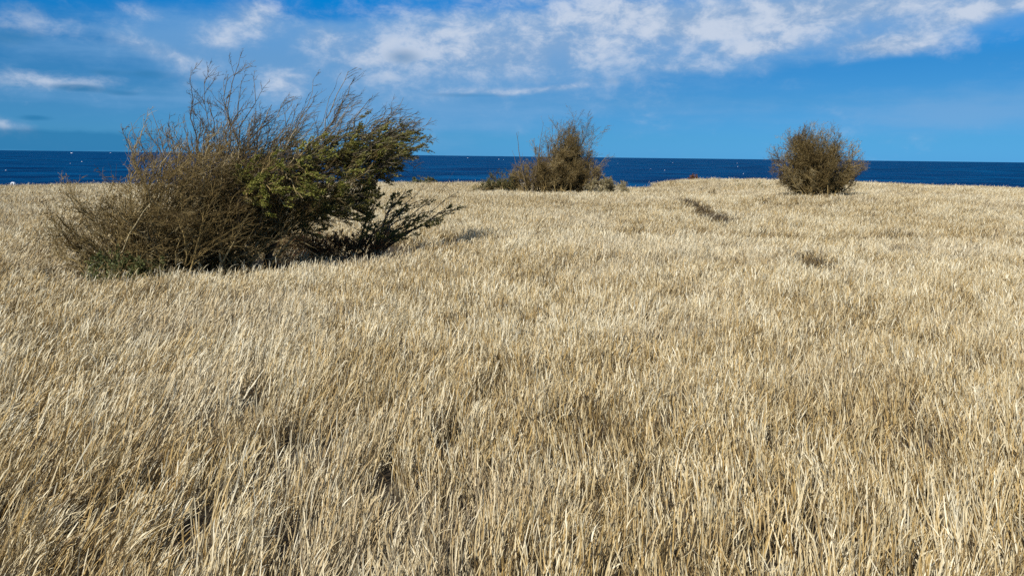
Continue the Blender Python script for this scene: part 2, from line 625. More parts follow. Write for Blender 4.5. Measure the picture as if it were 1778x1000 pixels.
M_BUD = tint_material('brown_withered_leaf', [(0.0, (0.09, 0.06, 0.025)), (0.5, (0.17, 0.115, 0.05)), (1.0, (0.27, 0.2, 0.09))], 0.7, 0.2, 0.2)
M_RUST = tint_material('rust_brown_leaf', [(0.0, (0.09, 0.04, 0.018)), (0.5, (0.2, 0.09, 0.04)), (1.0, (0.32, 0.17, 0.08))], 0.7, 0.2, 0.2)
M_PALE = tint_material('pale_dry_leaf', [(0.0, (0.2, 0.16, 0.075)), (0.5, (0.34, 0.28, 0.15)), (1.0, (0.5, 0.43, 0.25))], 0.7, 0.25, 0.2)


def gpt(px, Y, dx=0.0):
    p = W(px, 320, Y)
    return np.array([p[0] + dx, Y, float(height(p[0] + dx, Y))])


def blob_targets(blobs, n, Y, r):
    """blobs: (px, py, rpx, rpy, weight[, depth]) at distance Y -> n world points"""
    w = np.array([b[4] for b in blobs], float)
    k = r.choice(len(blobs), n, p=w / w.sum())
    out = []
    for i in k:
        b = blobs[i]
        v = r.normal(0, 1, 3)
        v = v / np.linalg.norm(v) * r.uniform(0.25, 1.0) ** (1 / 3)
        yy = Y(b[0]) if callable(Y) else Y
        c = W(b[0], b[1], yy)
        m = yy / FPX
        dep = b[5] if len(b) > 5 else 0.5 * (b[2] + b[3]) * m
        out.append(c + np.array([v[0] * b[2] * m, v[1] * dep, v[2] * b[3] * m]))
    return np.array(out)


def assemble(root, name_part, sub_name, main, subs, mat_main, mat_sub, foliage=None, mat_leaf=None, label=None, leaf_name='foliage'):
    """one part per owner index: the limb; its twigs and leaves as sub-parts"""
    loc = np.array(root.location)
    for k in np.unique(main[0].own):
        limb = wood_obj(name_part, [b.pick(b.own == k) for b in main], mat_main, root, loc, sides=5)
        if limb is None:
            continue
        if label:
            limb['label'] = label
        if subs:
            wood_obj(sub_name, [b.pick(b.own == k) for b in subs], mat_sub, limb, loc, kind='stuff')
        if foliage:
            fs = []
            for B, (v, t, a, idx) in foliage:
                own = B.own[idx]
                m = own == k
                if not m.any():
                    continue
                vm = v.reshape(-1, 4, 3)[m].reshape(-1, 3)
                am = a.reshape(-1, 4)[m].ravel()
                kk = np.arange(m.sum())[:, None] * 4
                fs.append((vm, np.concatenate([kk + [0, 1, 2], kk + [0, 2, 3]], 0), am))
            leaf_obj(leaf_name, fs, mat_leaf, limb, loc)


WIND = np.array([0.9, 0.25, 0.0])

# ---- the thicket runs obliquely away to the right: distance along it


def YT(px):
    return float(np.interp(px, [60, 250, 450, 640, 800], [8.0, 8.25, 9.2, 10.6, 11.8]))


def WT(px, py, dy=0.0):
    return W(px, py, YT(px) + dy)


def attach(T, cand, rad, r, z_min, lee=0.25, jit=0.45):
    """for every tip, the point of an existing limb that lies to windward of it"""
    S0, R0 = [], []
    for q in T:
        dd = q - cand
        cost = np.linalg.norm(dd, axis=-1) + 2.0 * np.maximum(lee - dd[:, 0], 0) + r.uniform(0, jit, len(cand)) + 5.0 * (cand[:, 2] < z_min)
        k = int(np.argmin(cost))
        S0.append(cand[k])
        R0.append(rad[k])
    return np.array(S0), np.array(R0)


# ---- brown thorn shrub at the left of the thicket
def thorn_shrub():
    r = np.random.default_rng(11)
    base = gpt(240, YT(240))
    root = tag(empty('thorn_shrub', base), 'dense leafless brown thorn shrub fanning out at the left end of the big thicket', 'shrub')
    T = blob_targets([(165, 400, 90, 50, 2.6), (125, 375, 58, 48, 1.4), (255, 350, 100, 80, 4.0), (330, 300, 95, 60, 4.2), (385, 345, 85, 75, 3.0), (290, 410, 120, 50, 2.2),
                      (80, 400, 18, 16, 0.4), (430, 300, 60, 45, 2.0), (265, 255, 50, 40, 1.2), (455, 345, 70, 40, 2.0), (530, 320, 60, 30, 1.4), (490, 275, 60, 26, 1.8), (400, 270, 60, 26, 1.4), (560, 300, 60, 26, 1.6), (610, 275, 45, 22, 1.2)], 170, YT, r)
    T[:, 2] = np.maximum(T[:, 2], height(T[:, 0], T[:, 1]) + 0.3)
    n = len(T)
    S0 = np.stack([base[0] + r.normal(0.05, 0.34, n) + 0.25 * (T[:, 0] - base[0]), base[1] + r.normal(0.1, 0.25, n) + 0.3 * (T[:, 1] - base[1]), np.zeros(n)], -1)
    S0[:, 2] = height(S0[:, 0], S0[:, 1]) - 0.03
    b0 = stems(S0, T, r, 0.012, 0.0035, K=9, jit=0.026, bow=-0.2, lift=0.03)
    tro = np.array([0.5, 0.1, 0.12])
    b1 = kids(b0, 14, 0.18, 1.0, 0.25, 0.75, 0.24, 0.48, r, K=7, wander=0.13, trop=tro, rad=0.6, rmin=0.0034, kink=0.14)
    b2 = kids(b1, 6.0, 0.15, 1.0, 0.3, 0.9, 0.35, 0.75, r, K=5, wander=0.16, trop=tro, rad=0.65, rmin=0.0026, kink=0.16)
    b3 = kids(b2, 0.9, 0.2, 1.0, 0.4, 1.0, 0.3, 0.7, r, K=3, wander=0.15, trop=tro, rad=0.75, rmin=0.0021)
    pale = r.random(n) < 0.22
    b0.tint[pale] = r.uniform(0.8, 1.0, pale.sum())
    b0.R[pale] *= 1.25
    gz = lambda b: b.pick((b.P[:, -1, 2] > height(b.P[:, -1, 0], b.P[:, -1, 1]) + 0.1))
    b1, b2, b3 = gz(b1), gz(b2), gz(b3)
    lf = leaves(b2, 0.8, 0.3, 1.0, 0.026, 0.006, r, 1.0)
    assemble(root, 'stem', 'twigs', [b0], [b1, b2, b3], M_THORN, M_THORN, [(b2, lf)], M_BUD)


thorn_shrub()


# ---- bare grey tree standing tall behind it
def bare_tree():
    r = np.random.default_rng(23)
    Y = 9.3
    base = gpt(352, Y)
    root = tag(empty('bare_tree', base), 'tall leafless grey tree whose upright twigs top the big thicket, behind the brown thorn shrub', 'tree')
    T = blob_targets([(392, 212, 48, 50, 4.5), (340, 230, 50, 40, 2.2), (430, 215, 36, 48, 2.2), (290, 238, 45, 36, 1.4), (470, 250, 55, 34, 2.0), (530, 235, 50, 30, 1.2)], 48, Y, r)
    T = np.concatenate([T, [W(412, 112, Y), W(352, 145, Y), W(425, 140, Y + .2), W(395, 140, Y - .2), W(226, 215, Y - .3), W(262, 190, Y), W(335, 140, Y), W(445, 150, Y)]])
    n = len(T)
    S0 = np.stack([base[0] + r.normal(0, 0.16, n) + 0.12 * (T[:, 0] - base[0]), base[1] + r.normal(0, 0.16, n), np.zeros(n)], -1)
    S0[:, 2] = height(S0[:, 0], S0[:, 1]) - 0.03
    b0 = stems(S0, T, r, 0.018, 0.003, K=11, jit=0.04, bow=-0.2, lift=0.03)
    tro = np.array([0.4, 0, 0.22])
    b1 = kids(b0, 11, 0.42, 1.0, 0.3, 0.8, 0.12, 0.27, r, K=7, wander=0.15, trop=tro, rad=0.55, rmin=0.0038, kink=0.16)
    b2 = kids(b1, 6, 0.15, 1.0, 0.35, 0.95, 0.28, 0.6, r, K=5, wander=0.17, trop=tro, rad=0.6, rmin=0.0026, kink=0.18)
    b3 = kids(b2, 1.2, 0.2, 1.0, 0.4, 0.9, 0.3, 0.7, r, K=3, wander=0.15, trop=tro, rad=0.75, rmin=0.002)
    assemble(root, 'stem', 'twigs', [b0], [b1, b2, b3], M_GREY, M_GREY)


bare_tree()


# ---- wind-swept evergreen, right half of the thicket
def windswept_tree():
    r = np.random.default_rng(31)
    base = gpt(450, 9.4)
    root = tag(empty('windswept_tree', base), 'windswept evergreen tree with olive foliage streaming right and dead twigs on top', 'tree')
    loc = np.array(root.location)
    tp = np.array([base, WT(478, 405), WT(520, 380), WT(585, 352), WT(640, 325)])
    tq = np.array([base + [0.1, 0.3, 0], WT(440, 395, .3), WT(470, 345, .3), WT(530, 305, .3), WT(600, 280, .3)])
    tq2 = np.array([base + [-0.15, -0.1, 0], WT(410, 395, -.2), WT(415, 345, -.3), WT(450, 310, -.35), WT(500, 285, -.4)])
    tr = np.stack([tp, tq, tq2])
    tr[:, 0, 2] -= 0.04
    Rr = np.array([0.045, 0.04, 0.034, 0.026, 0.016])[None] * np.array([[1.0], [0.95], [0.75]])
    tt = np.linspace(0, 1, 17)
    k4 = np.linspace(0, 1, 5)
    Pt = np.stack([np.stack([np.interp(tt, k4, tr[i, :, c]) for c in range(3)], -1) for i in range(3)])
    for _ in range(3):
        Pt[:, 1:-1] = 0.5 * Pt[:, 1:-1] + 0.25 * (Pt[:, :-2] + Pt[:, 2:])
    Pt[:, 1:] += r.normal(0, 0.012, Pt[:, 1:].shape)
    Rt = np.stack([np.interp(tt, k4, Rr[i]) for i in range(3)])
    TB = Bunch(Pt, Rt, np.full(3, 2.3), np.arange(3), np.array([0.3, 0.5, 0.6]))
    for k in range(3):
        wood_obj('trunk', [TB.pick(TB.own == k)], M_TRUNK, root, loc, sides=8)
    cand, crad = Pt.reshape(-1, 3), Rt.reshape(-1)
    # limbs towards the crown
    T = blob_targets([(560, 285, 80, 45, 4.0), (640, 255, 62, 38, 3.0), (695, 248, 45, 26, 2.0), (600, 320, 85, 30, 2.6), (500, 290, 75, 45, 3.2), (430, 300, 60, 40, 1.8), (640, 295, 55, 25, 2.2), (600, 340, 70, 20, 1.6),
                      (560, 360, 100, 18, 2.0), (665, 325, 50, 22, 0.8), (590, 222, 45, 26, 1.6), (470, 355, 75, 24, 1.6), (500, 396, 80, 9, 1.2), (620, 385, 55, 12, 0.4), (530, 370, 100, 14, 2.2), (700, 262, 30, 16, 1.2)], 132, YT, r)
    n = len(T)
    S0, R0 = attach(T, cand, crad, r, base[2] + 0.25)
    b0 = stems(S0, T, r, 0.016, 0.004, K=9, jit=0.022, bow=0.25, lift=0.02)
    tro = np.array([0.8, 0.2, 0.08])
    b1 = kids(b0, 9, 0.15, 1.0, 0.2, 0.7, 0.30, 0.62, r, K=6, wander=0.10, trop=tro, rad=0.6, rmin=0.0038)
    b2 = kids(b1, 6.5, 0.1, 1.0, 0.25, 0.8, 0.32, 0.7, r, K=5, wander=0.12, trop=tro, rad=0.6, rmin=0.0027)
    spray = r.uniform(0.0, 0.85, n)
    for i in range(n):
        b2.tint[b2.own == i] = spray[i]
        b1.tint[b1.own == i] = spray[i]
    leafy = r.random(len(b2.P)) < 0.62
    lf2 = leaves(b2.pick(leafy), 18, 0.15, 1.0, 0.034, 0.0052, r, 0.42, up=0.15)
    lf1 = leaves(b1, 8, 0.5, 1.0, 0.034, 0.0052, r, 0.45, up=0.15)
    assemble(root, 'branch', 'twigs', [b0], [b1, b2], M_TRUNK, M_DEAD, [(b2.pick(leafy), lf2), (b1, lf1)], M_NEEDLE)
    limbs = b0
    # front sprays, sunlight put into their yellow-green leaf colour
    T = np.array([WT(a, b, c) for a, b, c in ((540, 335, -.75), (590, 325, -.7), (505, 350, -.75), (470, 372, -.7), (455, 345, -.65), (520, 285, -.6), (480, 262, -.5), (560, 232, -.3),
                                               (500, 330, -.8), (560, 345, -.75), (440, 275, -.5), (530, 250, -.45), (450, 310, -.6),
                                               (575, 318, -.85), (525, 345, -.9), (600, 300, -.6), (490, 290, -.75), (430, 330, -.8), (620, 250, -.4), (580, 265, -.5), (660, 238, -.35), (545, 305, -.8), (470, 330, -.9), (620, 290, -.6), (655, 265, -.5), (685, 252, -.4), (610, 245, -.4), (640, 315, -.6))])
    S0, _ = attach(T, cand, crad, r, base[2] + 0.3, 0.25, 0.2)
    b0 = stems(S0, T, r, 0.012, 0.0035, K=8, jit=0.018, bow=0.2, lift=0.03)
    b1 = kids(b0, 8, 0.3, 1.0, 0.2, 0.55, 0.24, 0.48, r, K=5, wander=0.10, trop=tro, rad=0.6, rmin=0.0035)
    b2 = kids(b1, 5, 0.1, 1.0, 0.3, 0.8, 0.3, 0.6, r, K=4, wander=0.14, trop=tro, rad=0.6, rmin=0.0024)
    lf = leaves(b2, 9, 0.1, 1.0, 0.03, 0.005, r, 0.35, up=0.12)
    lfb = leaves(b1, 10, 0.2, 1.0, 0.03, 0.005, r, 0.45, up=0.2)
    assemble(root, 'branch', 'twigs', [b0], [b1, b2], M_THORN, M_THORN, [(b2, lf), (b1, lfb)], M_SUNLIT, label='evergreen spray coloured yellow green as if sunlit')
    # dead bare branches above and at the lee end
    T = np.concatenate([blob_targets([(560, 190, 75, 32, 3), (640, 195, 60, 32, 2.6), (500, 215, 55, 34, 2.2), (695, 210, 42, 24, 2.0), (600, 150, 22, 26, 0.8), (722, 225, 22, 22, 0.8),
                                      (460, 225, 40, 30, 1.0)], 58, YT, r),
                        [WT(604, 122), WT(618, 132), WT(700, 172), WT(735, 205), WT(545, 140), WT(748, 236, -.1), WT(718, 270, -.3), WT(730, 285, -.35), WT(700, 296, -.3), WT(742, 215)]])
    cand2, crad2 = np.concatenate([cand, limbs.P[:, :7].reshape(-1, 3)]), np.concatenate([crad, limbs.R[:, :7].reshape(-1)])
    S0, _ = attach(T, cand2, crad2, r, base[2] + 0.6, 0.55, 0.4)
    b0 = stems(S0, T, r, 0.0105, 0.003, K=10, jit=0.028, bow=0.1, lift=-0.08)
    tro = np.array([0.75, 0.1, 0.15])
    b1 = kids(b0, 7, 0.3, 1.0, 0.3, 0.8, 0.22, 0.48, r, K=6, wander=0.14, trop=tro, rad=0.55, rmin=0.0032, kink=0.15)
    b2 = kids(b1, 4.5, 0.15, 1.0, 0.35, 0.9, 0.3, 0.6, r, K=4, wander=0.17, trop=tro, rad=0.6, rmin=0.0023, kink=0.15)
    assemble(root, 'branch', 'twigs', [b0], [b1, b2], M_DEAD, M_GREY, label='dead leafless branch')


windswept_tree()


# ---- low evergreen at the lee end
def low_evergreen():
    r = np.random.default_rng(41)
    base = gpt(605, 10.9)
    root = tag(empty('low_evergreen_shrub', base), 'low sprawling evergreen with dark sprays reaching right, at the right end of the big thicket', 'shrub')
    T = np.array([WT(785, 364), WT(755, 385, -.2), WT(735, 345, .1), WT(705, 330, .2), WT(690, 370, -.3), WT(655, 345), WT(720, 400, -.3),
                  WT(660, 395, -.4), WT(770, 372, .2), WT(735, 372), WT(640, 370, .3), WT(680, 350, .4), WT(745, 352, .1), WT(700, 392),
                  WT(630, 400, -.3), WT(690, 405, -.4), WT(650, 410, -.5)])
    n = len(T)
    S0 = base + np.stack([r.uniform(-0.1, 0.35, n), r.normal(0, 0.12, n), np.zeros(n)], -1)
    S0[:, 2] = height(S0[:, 0], S0[:, 1]) - 0.02
    b0 = stems(S0, T, r, 0.02, 0.005, K=9, jit=0.02, bow=0.3, lift=0.05)
    tro = np.array([0.8, 0.1, 0.10])
    b1 = kids(b0, 6, 0.3, 1.0, 0.3, 0.75, 0.18, 0.38, r, K=6, wander=0.12, trop=tro, rad=0.6, rmin=0.004, up=0.4)
    b2 = kids(b1, 5, 0.15, 1.0, 0.3, 0.8, 0.3, 0.6, r, K=4, wander=0.14, trop=tro, rad=0.6, rmin=0.0025, up=0.3)
    b2.tint *= 0.9
    b1.tint *= 0.9
    lf = leaves(b2, 12, 0.2, 1.0, 0.036, 0.0065, r, 0.45, up=0.25)
    lf1 = leaves(b1, 7, 0.5, 1.0, 0.036, 0.0065, r, 0.45, up=0.25)
    assemble(root, 'branch', 'twigs', [b0], [b1, b2], M_TRUNK, M_GREY, [(b2, lf), (b1, lf1)], M_NEEDLE)
    T = np.array([WT(795, 335), WT(780, 318), WT(735, 325, .1), WT(810, 350)])
    b0 = stems(np.repeat(base[None] + [0.3, 0, 0.05], 4, 0), T, r, 0.012, 0.003, K=9, jit=0.02, bow=0.2, lift=0.0)
    b1 = kids(b0, 6, 0.5, 1.0, 0.3, 0.7, 0.15, 0.3, r, K=5, wander=0.14, trop=tro, rad=0.55, rmin=0.0024)
    assemble(root, 'branch', 'twigs', [b0], [b1], M_DEAD, M_GREY, label='dead leafless branch')


low_evergreen()


def round_shrub(name, label, px, Y, blobs, n, seed, mat, matleaf, extra=(), lf_n=3.0, spread=0.4, dens=1.0, rt=0.0045, leaf=(0.05, 0.012), n1=12, n2=7.0, n3=2.5, tro=(0.05, 0, 0.3), cat='shrub', lift=0.08, r0=0.022, group=None, base_f=0.35, t0=0.2, dL=0.5):
    r = np.random.default_rng(seed)
    base = gpt(px, Y)
    root = tag(empty(name, base), label, cat, group)
    T = blob_targets(blobs, n, Y, r)
    if extra:
        T = np.concatenate([T, [W(a, b, Y) for a, b in extra]])
    T[:, 2] = np.maximum(T[:, 2], height(T[:, 0], T[:, 1]) + 0.3)
    N = len(T)
    S0 = np.stack([base[0] + r.normal(0, spread * 0.5, N) + base_f * (T[:, 0] - base[0]), base[1] + r.normal(0, spread * 0.5, N), np.zeros(N)], -1)
    S0[:, 2] = height(S0[:, 0], S0[:, 1]) - 0.03
    b0 = stems(S0, T, r, r0, rt, K=8, jit=0.03, bow=-0.25, lift=lift)
    tro = np.array(tro)
    b1 = kids(b0, n1 * dens, t0, 1.0, 0.3, 0.8, 0.2, 0.42, r, K=5, wander=0.15, trop=tro, rad=0.55, rmin=rt * 0.85, kink=0.15, dL=dL)
    b2 = kids(b1, n2, 0.15, 1.0, 0.4, 1.0, 0.3, 0.6, r, K=4, wander=0.18, trop=tro, rad=0.6, rmin=rt * 0.7, kink=0.15)
    b3 = kids(b2, n3, 0.2, 1.0, 0.4, 1.0, 0.35, 0.7, r, K=3, wander=0.15, trop=tro, rad=0.7, rmin=rt * 0.6)
    lf = leaves(b2, lf_n, 0.2, 1.0, leaf[0], leaf[1], r, 0.9)
    assemble(root, 'stem', 'twigs', [b0], [b1, b2, b3], mat, mat, [(b2, lf)] if lf_n else None, matleaf)
    return root


# ---- far shrubs
round_shrub('round_shrub', 'lone brown rounded leafless shrub standing on the right side of the field against the sea', 1425, 24.5,
            [(1405, 274, 33, 36, 3.2), (1452, 288, 34, 30, 2.8), (1425, 300, 55, 28, 2.2), (1372, 290, 26, 24, 1.3), (1420, 256, 36, 18, 2.4), (1398, 258, 26, 20, 1.8)], 110, 51, M_THORN, M_BUD,
            extra=[(1414, 230), (1436, 236), (1475, 258), (1492, 280), (1347, 268), (1345, 296), (1358, 312), (1380, 318), (1388, 240), (1482, 268), (1378, 246), (1366, 300), (1360, 316), (1374, 324), (1482, 318), (1352, 290), (1494, 296)], lf_n=0.4, spread=0.38, n1=22, n3=1.6, n2=9.0, rt=0.0055, leaf=(0.04, 0.008), base_f=0.14, t0=0.3, dL=0.3, tro=(0.1, 0, 0.18))
round_shrub('peaked_shrub', 'brown leafless shrub rising to a peak at the middle of the field edge', 965, 29.0,
            [(975, 284, 50, 32, 3.0), (985, 260, 26, 22, 2.0), (928, 302, 48, 20, 2.4), (1010, 288, 26, 26, 1.8), (970, 305, 75, 20, 2.4), (960, 290, 60, 30, 2.0), (988, 254, 20, 16, 1.0), (1010, 300, 36, 20, 1.4)], 120, 53, M_THORN, M_BUD,
            extra=[(998, 218), (988, 224), (978, 232), (992, 232), (1055, 268), (1035, 235), (950, 250), (1020, 226), (970, 228)], lf_n=0.4, spread=0.9, n1=23, n3=1.6, n2=9.0, rt=0.0055, leaf=(0.04, 0.008), base_f=0.45, t0=0.25, dL=0.3, tro=(0.2, 0, 0.1))
round_shrub('thin_sapling', 'thin bare sapling with forked twigs on the left of the peaked shrub', 925, 28.6,
            [(950, 240, 14, 20, 1.0)], 2, 57, M_GREY, M_BUD, extra=[(897, 230), (961, 212), (943, 212), (890, 260)], lf_n=0, n1=6, n2=2, n3=0, rt=0.005, spread=0.3, cat='sapling', lift=0.02)
round_shrub('low_green_shrub', 'low olive green shrub hugging the left foot of the peaked shrub', 872, 29.6,
            [(885, 310, 40, 12, 3.0), (850, 316, 30, 7, 1.5)], 40, 59, M_THORN, M_OLIVE, lf_n=4, n3=1.0, spread=1.4, leaf=(0.035, 0.008))
round_shrub('pale_dry_shrub', 'low straw pale dry shrub at the right foot of the peaked shrub', 1052, 28.0,
            [(1046, 316, 24, 7, 3.0), (1072, 321, 12, 4, 0.6)], 14, 61, M_PALE, M_PALE, lf_n=7, n3=0, spread=1.1, leaf=(0.05, 0.009))
round_shrub('dark_low_shrub', 'small dark green shrub on the cliff edge just right of the big thicket', 735, 36.5,
            [(735, 312, 22, 3, 3.0)], 12, 63, M_GREY, M_OLIVE, lf_n=4, n3=0, spread=0.9, leaf=(0.05, 0.012), n1=7)
round_shrub('red_brown_shrub', 'tiny red brown shrub on the cliff edge between the two far shrubs', 1203, 37.0,
            [(1203, 309, 9, 4, 3.0)], 9, 65, M_RUST, M_RUST, lf_n=4, n3=0, spread=0.4, leaf=(0.05, 0.012), n1=8)
for (px, py, Y, sd_, lab, mt) in ((1283, 322, 30.0, 71, 'small dark weed in the far grass right of the tiny red brown shrub', M_OLIVE),
                                  (1322, 322, 29.0, 73, 'pair of pale green weed stalks just left of the lone rounded shrub', M_OLIVE),
                                  (1240, 334, 26.0, 75, 'small brown weed in the far grass beyond the dark track', M_BUD)):
    round_shrub('weed_plant', lab, px, Y, [(px, py, 9, 4, 1.0)], 5, sd_, M_THORN, mt, lf_n=1.5, n1=4, n2=2, n3=0, spread=0.35, leaf=(0.06, 0.014), rt=0.004, r0=0.008, cat='weed', group='weeds in the far grass')

# ---- fresh green plant and rust undergrowth at the foot of the thicket
round_shrub('green_undergrowth', 'fresh green leafy plant in the grass at the foot of the brown thorn shrub', 215, 7.75,
            [(215, 460, 46, 14, 3.0), (170, 462, 30, 9, 1.0)], 26, 81, M_THORN, M_OLIVE, lf_n=6, n1=7, n2=4, n3=0, spread=0.7, leaf=(0.035, 0.009), rt=0.003, r0=0.006, cat='plant')
round_shrub('rust_undergrowth', 'rust brown dry undergrowth in the shade below the windswept evergreen', 585, 10.6,
            [(590, 418, 60, 10, 3.0), (500, 436, 50, 9, 2.0), (640, 414, 30, 8, 1.0), (550, 424, 60, 9, 2.0)], 50, 83, M_BUD, M_RUST, lf_n=4, n1=8, n2=4, n3=0, spread=0.7, leaf=(0.04, 0.007), rt=0.003, r0=0.006, cat='plant')


# ---- small white hooded marker far at the left
def marker():
    Y = 36.8
    c = W(23.5, 323.5, Y)
    m = bpy.data.materials.new('white_paint')
    m.use_nodes = True
    g = NT(m.node_tree)
    out = g.n('ShaderNodeOutputMaterial')
    p = g.n('ShaderNodeBsdfPrincipled')
    g.l(p.outputs[0], out.inputs[0])
    tc = g.n('ShaderNodeTexCoord').outputs['Object']
    g.l(g.mix(g.ss(g.noise(tc, 14, 4, 0.6), 0.5, 0.8), rgb(0.82, 0.83, 0.85), rgb(0.62, 0.62, 0.6)), p.inputs['Base Color'])
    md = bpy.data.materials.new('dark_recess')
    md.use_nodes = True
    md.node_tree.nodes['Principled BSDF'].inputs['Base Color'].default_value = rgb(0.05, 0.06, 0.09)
    gz = float(height(c[0], Y))
    root = tag(empty('marker_post', (c[0], Y, gz)), 'small white rounded marker with a dark opening at the far left field edge', 'marker')
    h0 = c[2] - gz
    # hood: an arch extruded in depth
    w, hh, th, dp = 0.085, 0.2, 0.04, 0.16
    ang = np.linspace(0, np.pi, 13)
    outer = [(-w, -0.06)] + [(-w * math.cos(a), hh - w + w * math.sin(a)) for a in ang] + [(w, -0.06)]
    inner = [(-w + th, -0.06)] + [(-(w - th) * math.cos(a), hh - w + (w - th) * math.sin(a)) for a in ang] + [(w - th, -0.06)]
    n = len(outer)
    Vv = []
    for yy in (-dp / 2, dp / 2):
        for q in (outer, inner):
            Vv += [(x_, yy, z_ + h0) for x_, z_ in q]
    Fq = []
    for i in range(n - 1):
        o0, i0, o1, i1 = i, n + i, 2 * n + i, 3 * n + i
        Fq += [(o0, o0 + 1, i0 + 1, i0), (o1 + 1, o1, i1, i1 + 1), (o0 + 1, o0, o1, o1 + 1), (i0, i0 + 1, i1 + 1, i1)]
    Fq += [(0, n, 3 * n, 2 * n), (n - 1, 3 * n - 1, 4 * n - 1, 2 * n - 1)]
    link(bpy.data.objects.new('hood', mesh_np('hood', Vv, np.array(Fq), mat=m)), root)
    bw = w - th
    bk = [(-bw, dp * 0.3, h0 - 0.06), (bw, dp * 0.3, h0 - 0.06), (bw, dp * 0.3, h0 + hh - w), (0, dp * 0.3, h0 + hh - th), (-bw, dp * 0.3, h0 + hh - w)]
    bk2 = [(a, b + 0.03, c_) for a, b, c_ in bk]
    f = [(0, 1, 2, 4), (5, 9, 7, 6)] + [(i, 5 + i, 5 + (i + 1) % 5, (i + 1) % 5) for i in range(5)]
    link(bpy.data.objects.new('back_panel', mesh_np('back_panel', bk + bk2, np.array(f), F3=np.array([(2, 3, 4), (7, 9, 8)]), mat=md)), root)  # dark plate fills the opening, its darkness put into the colour
    P = np.array([[[0.02, 0, -0.05], [0.02, 0, h0 * 0.5], [0.02, 0, h0 + 0.04]]])
    v, q = tubes(P, np.full((1, 3), 0.035), 10)
    link(bpy.data.objects.new('post', mesh_np('post', v, q, mat=m, smooth=True)), root)


marker()

# ------------------------------------------------------------------ grass


def grass_material():
    m = bpy.data.materials.new('dry_grass')
    m.use_nodes = True
    g = NT(m.node_tree)
    out = g.n('ShaderNodeOutputMaterial')
    p = g.n('ShaderNodeBsdfPrincipled')
    at = g.n('ShaderNodeAttribute', attribute_name='tint')
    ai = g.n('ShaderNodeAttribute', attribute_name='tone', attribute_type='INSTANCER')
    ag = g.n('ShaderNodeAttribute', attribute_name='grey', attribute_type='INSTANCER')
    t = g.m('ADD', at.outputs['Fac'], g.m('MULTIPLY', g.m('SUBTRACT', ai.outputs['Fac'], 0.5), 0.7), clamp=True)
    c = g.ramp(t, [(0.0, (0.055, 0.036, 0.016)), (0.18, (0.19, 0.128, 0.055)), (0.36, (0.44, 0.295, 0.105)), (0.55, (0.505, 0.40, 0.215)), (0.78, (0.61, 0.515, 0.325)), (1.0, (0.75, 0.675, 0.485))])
    c = g.mix(g.m('MULTIPLY', ag.outputs['Fac'], 0.28), c, rgb(0.56, 0.49, 0.36))
    g.l(c, p.inputs['Base Color'])
    p.inputs['Roughness'].default_value = 0.6
    p.inputs['Specular IOR Level'].default_value = 0.3
    tr = g.n('ShaderNodeBsdfTranslucent')
    g.l(c, tr.inputs['Color'])
    ms = g.n('ShaderNodeMixShader')
    ms.inputs[0].default_value = 0.08
    g.l(p.outputs[0], ms.inputs[1])
    g.l(tr.outputs[0], ms.inputs[2])
    g.l(ms.outputs[0], out.inputs[0])
    return m


M_GRASS = grass_material()


def ribbons(P, w, side):
    N, K, _ = P.shape
    a = P - side[:, None] * w[:, :, None]
    b = P + side[:, None] * w[:, :, None]
    Vv = np.stack([a, b], 2).reshape(-1, 3)
    base = (np.arange(N) * K * 2)[:, None] + (np.arange(K - 1) * 2)[None]
    Q = np.stack([base, base + 1, base + 3, base + 2], -1).reshape(-1, 4)
    return Vv, Q


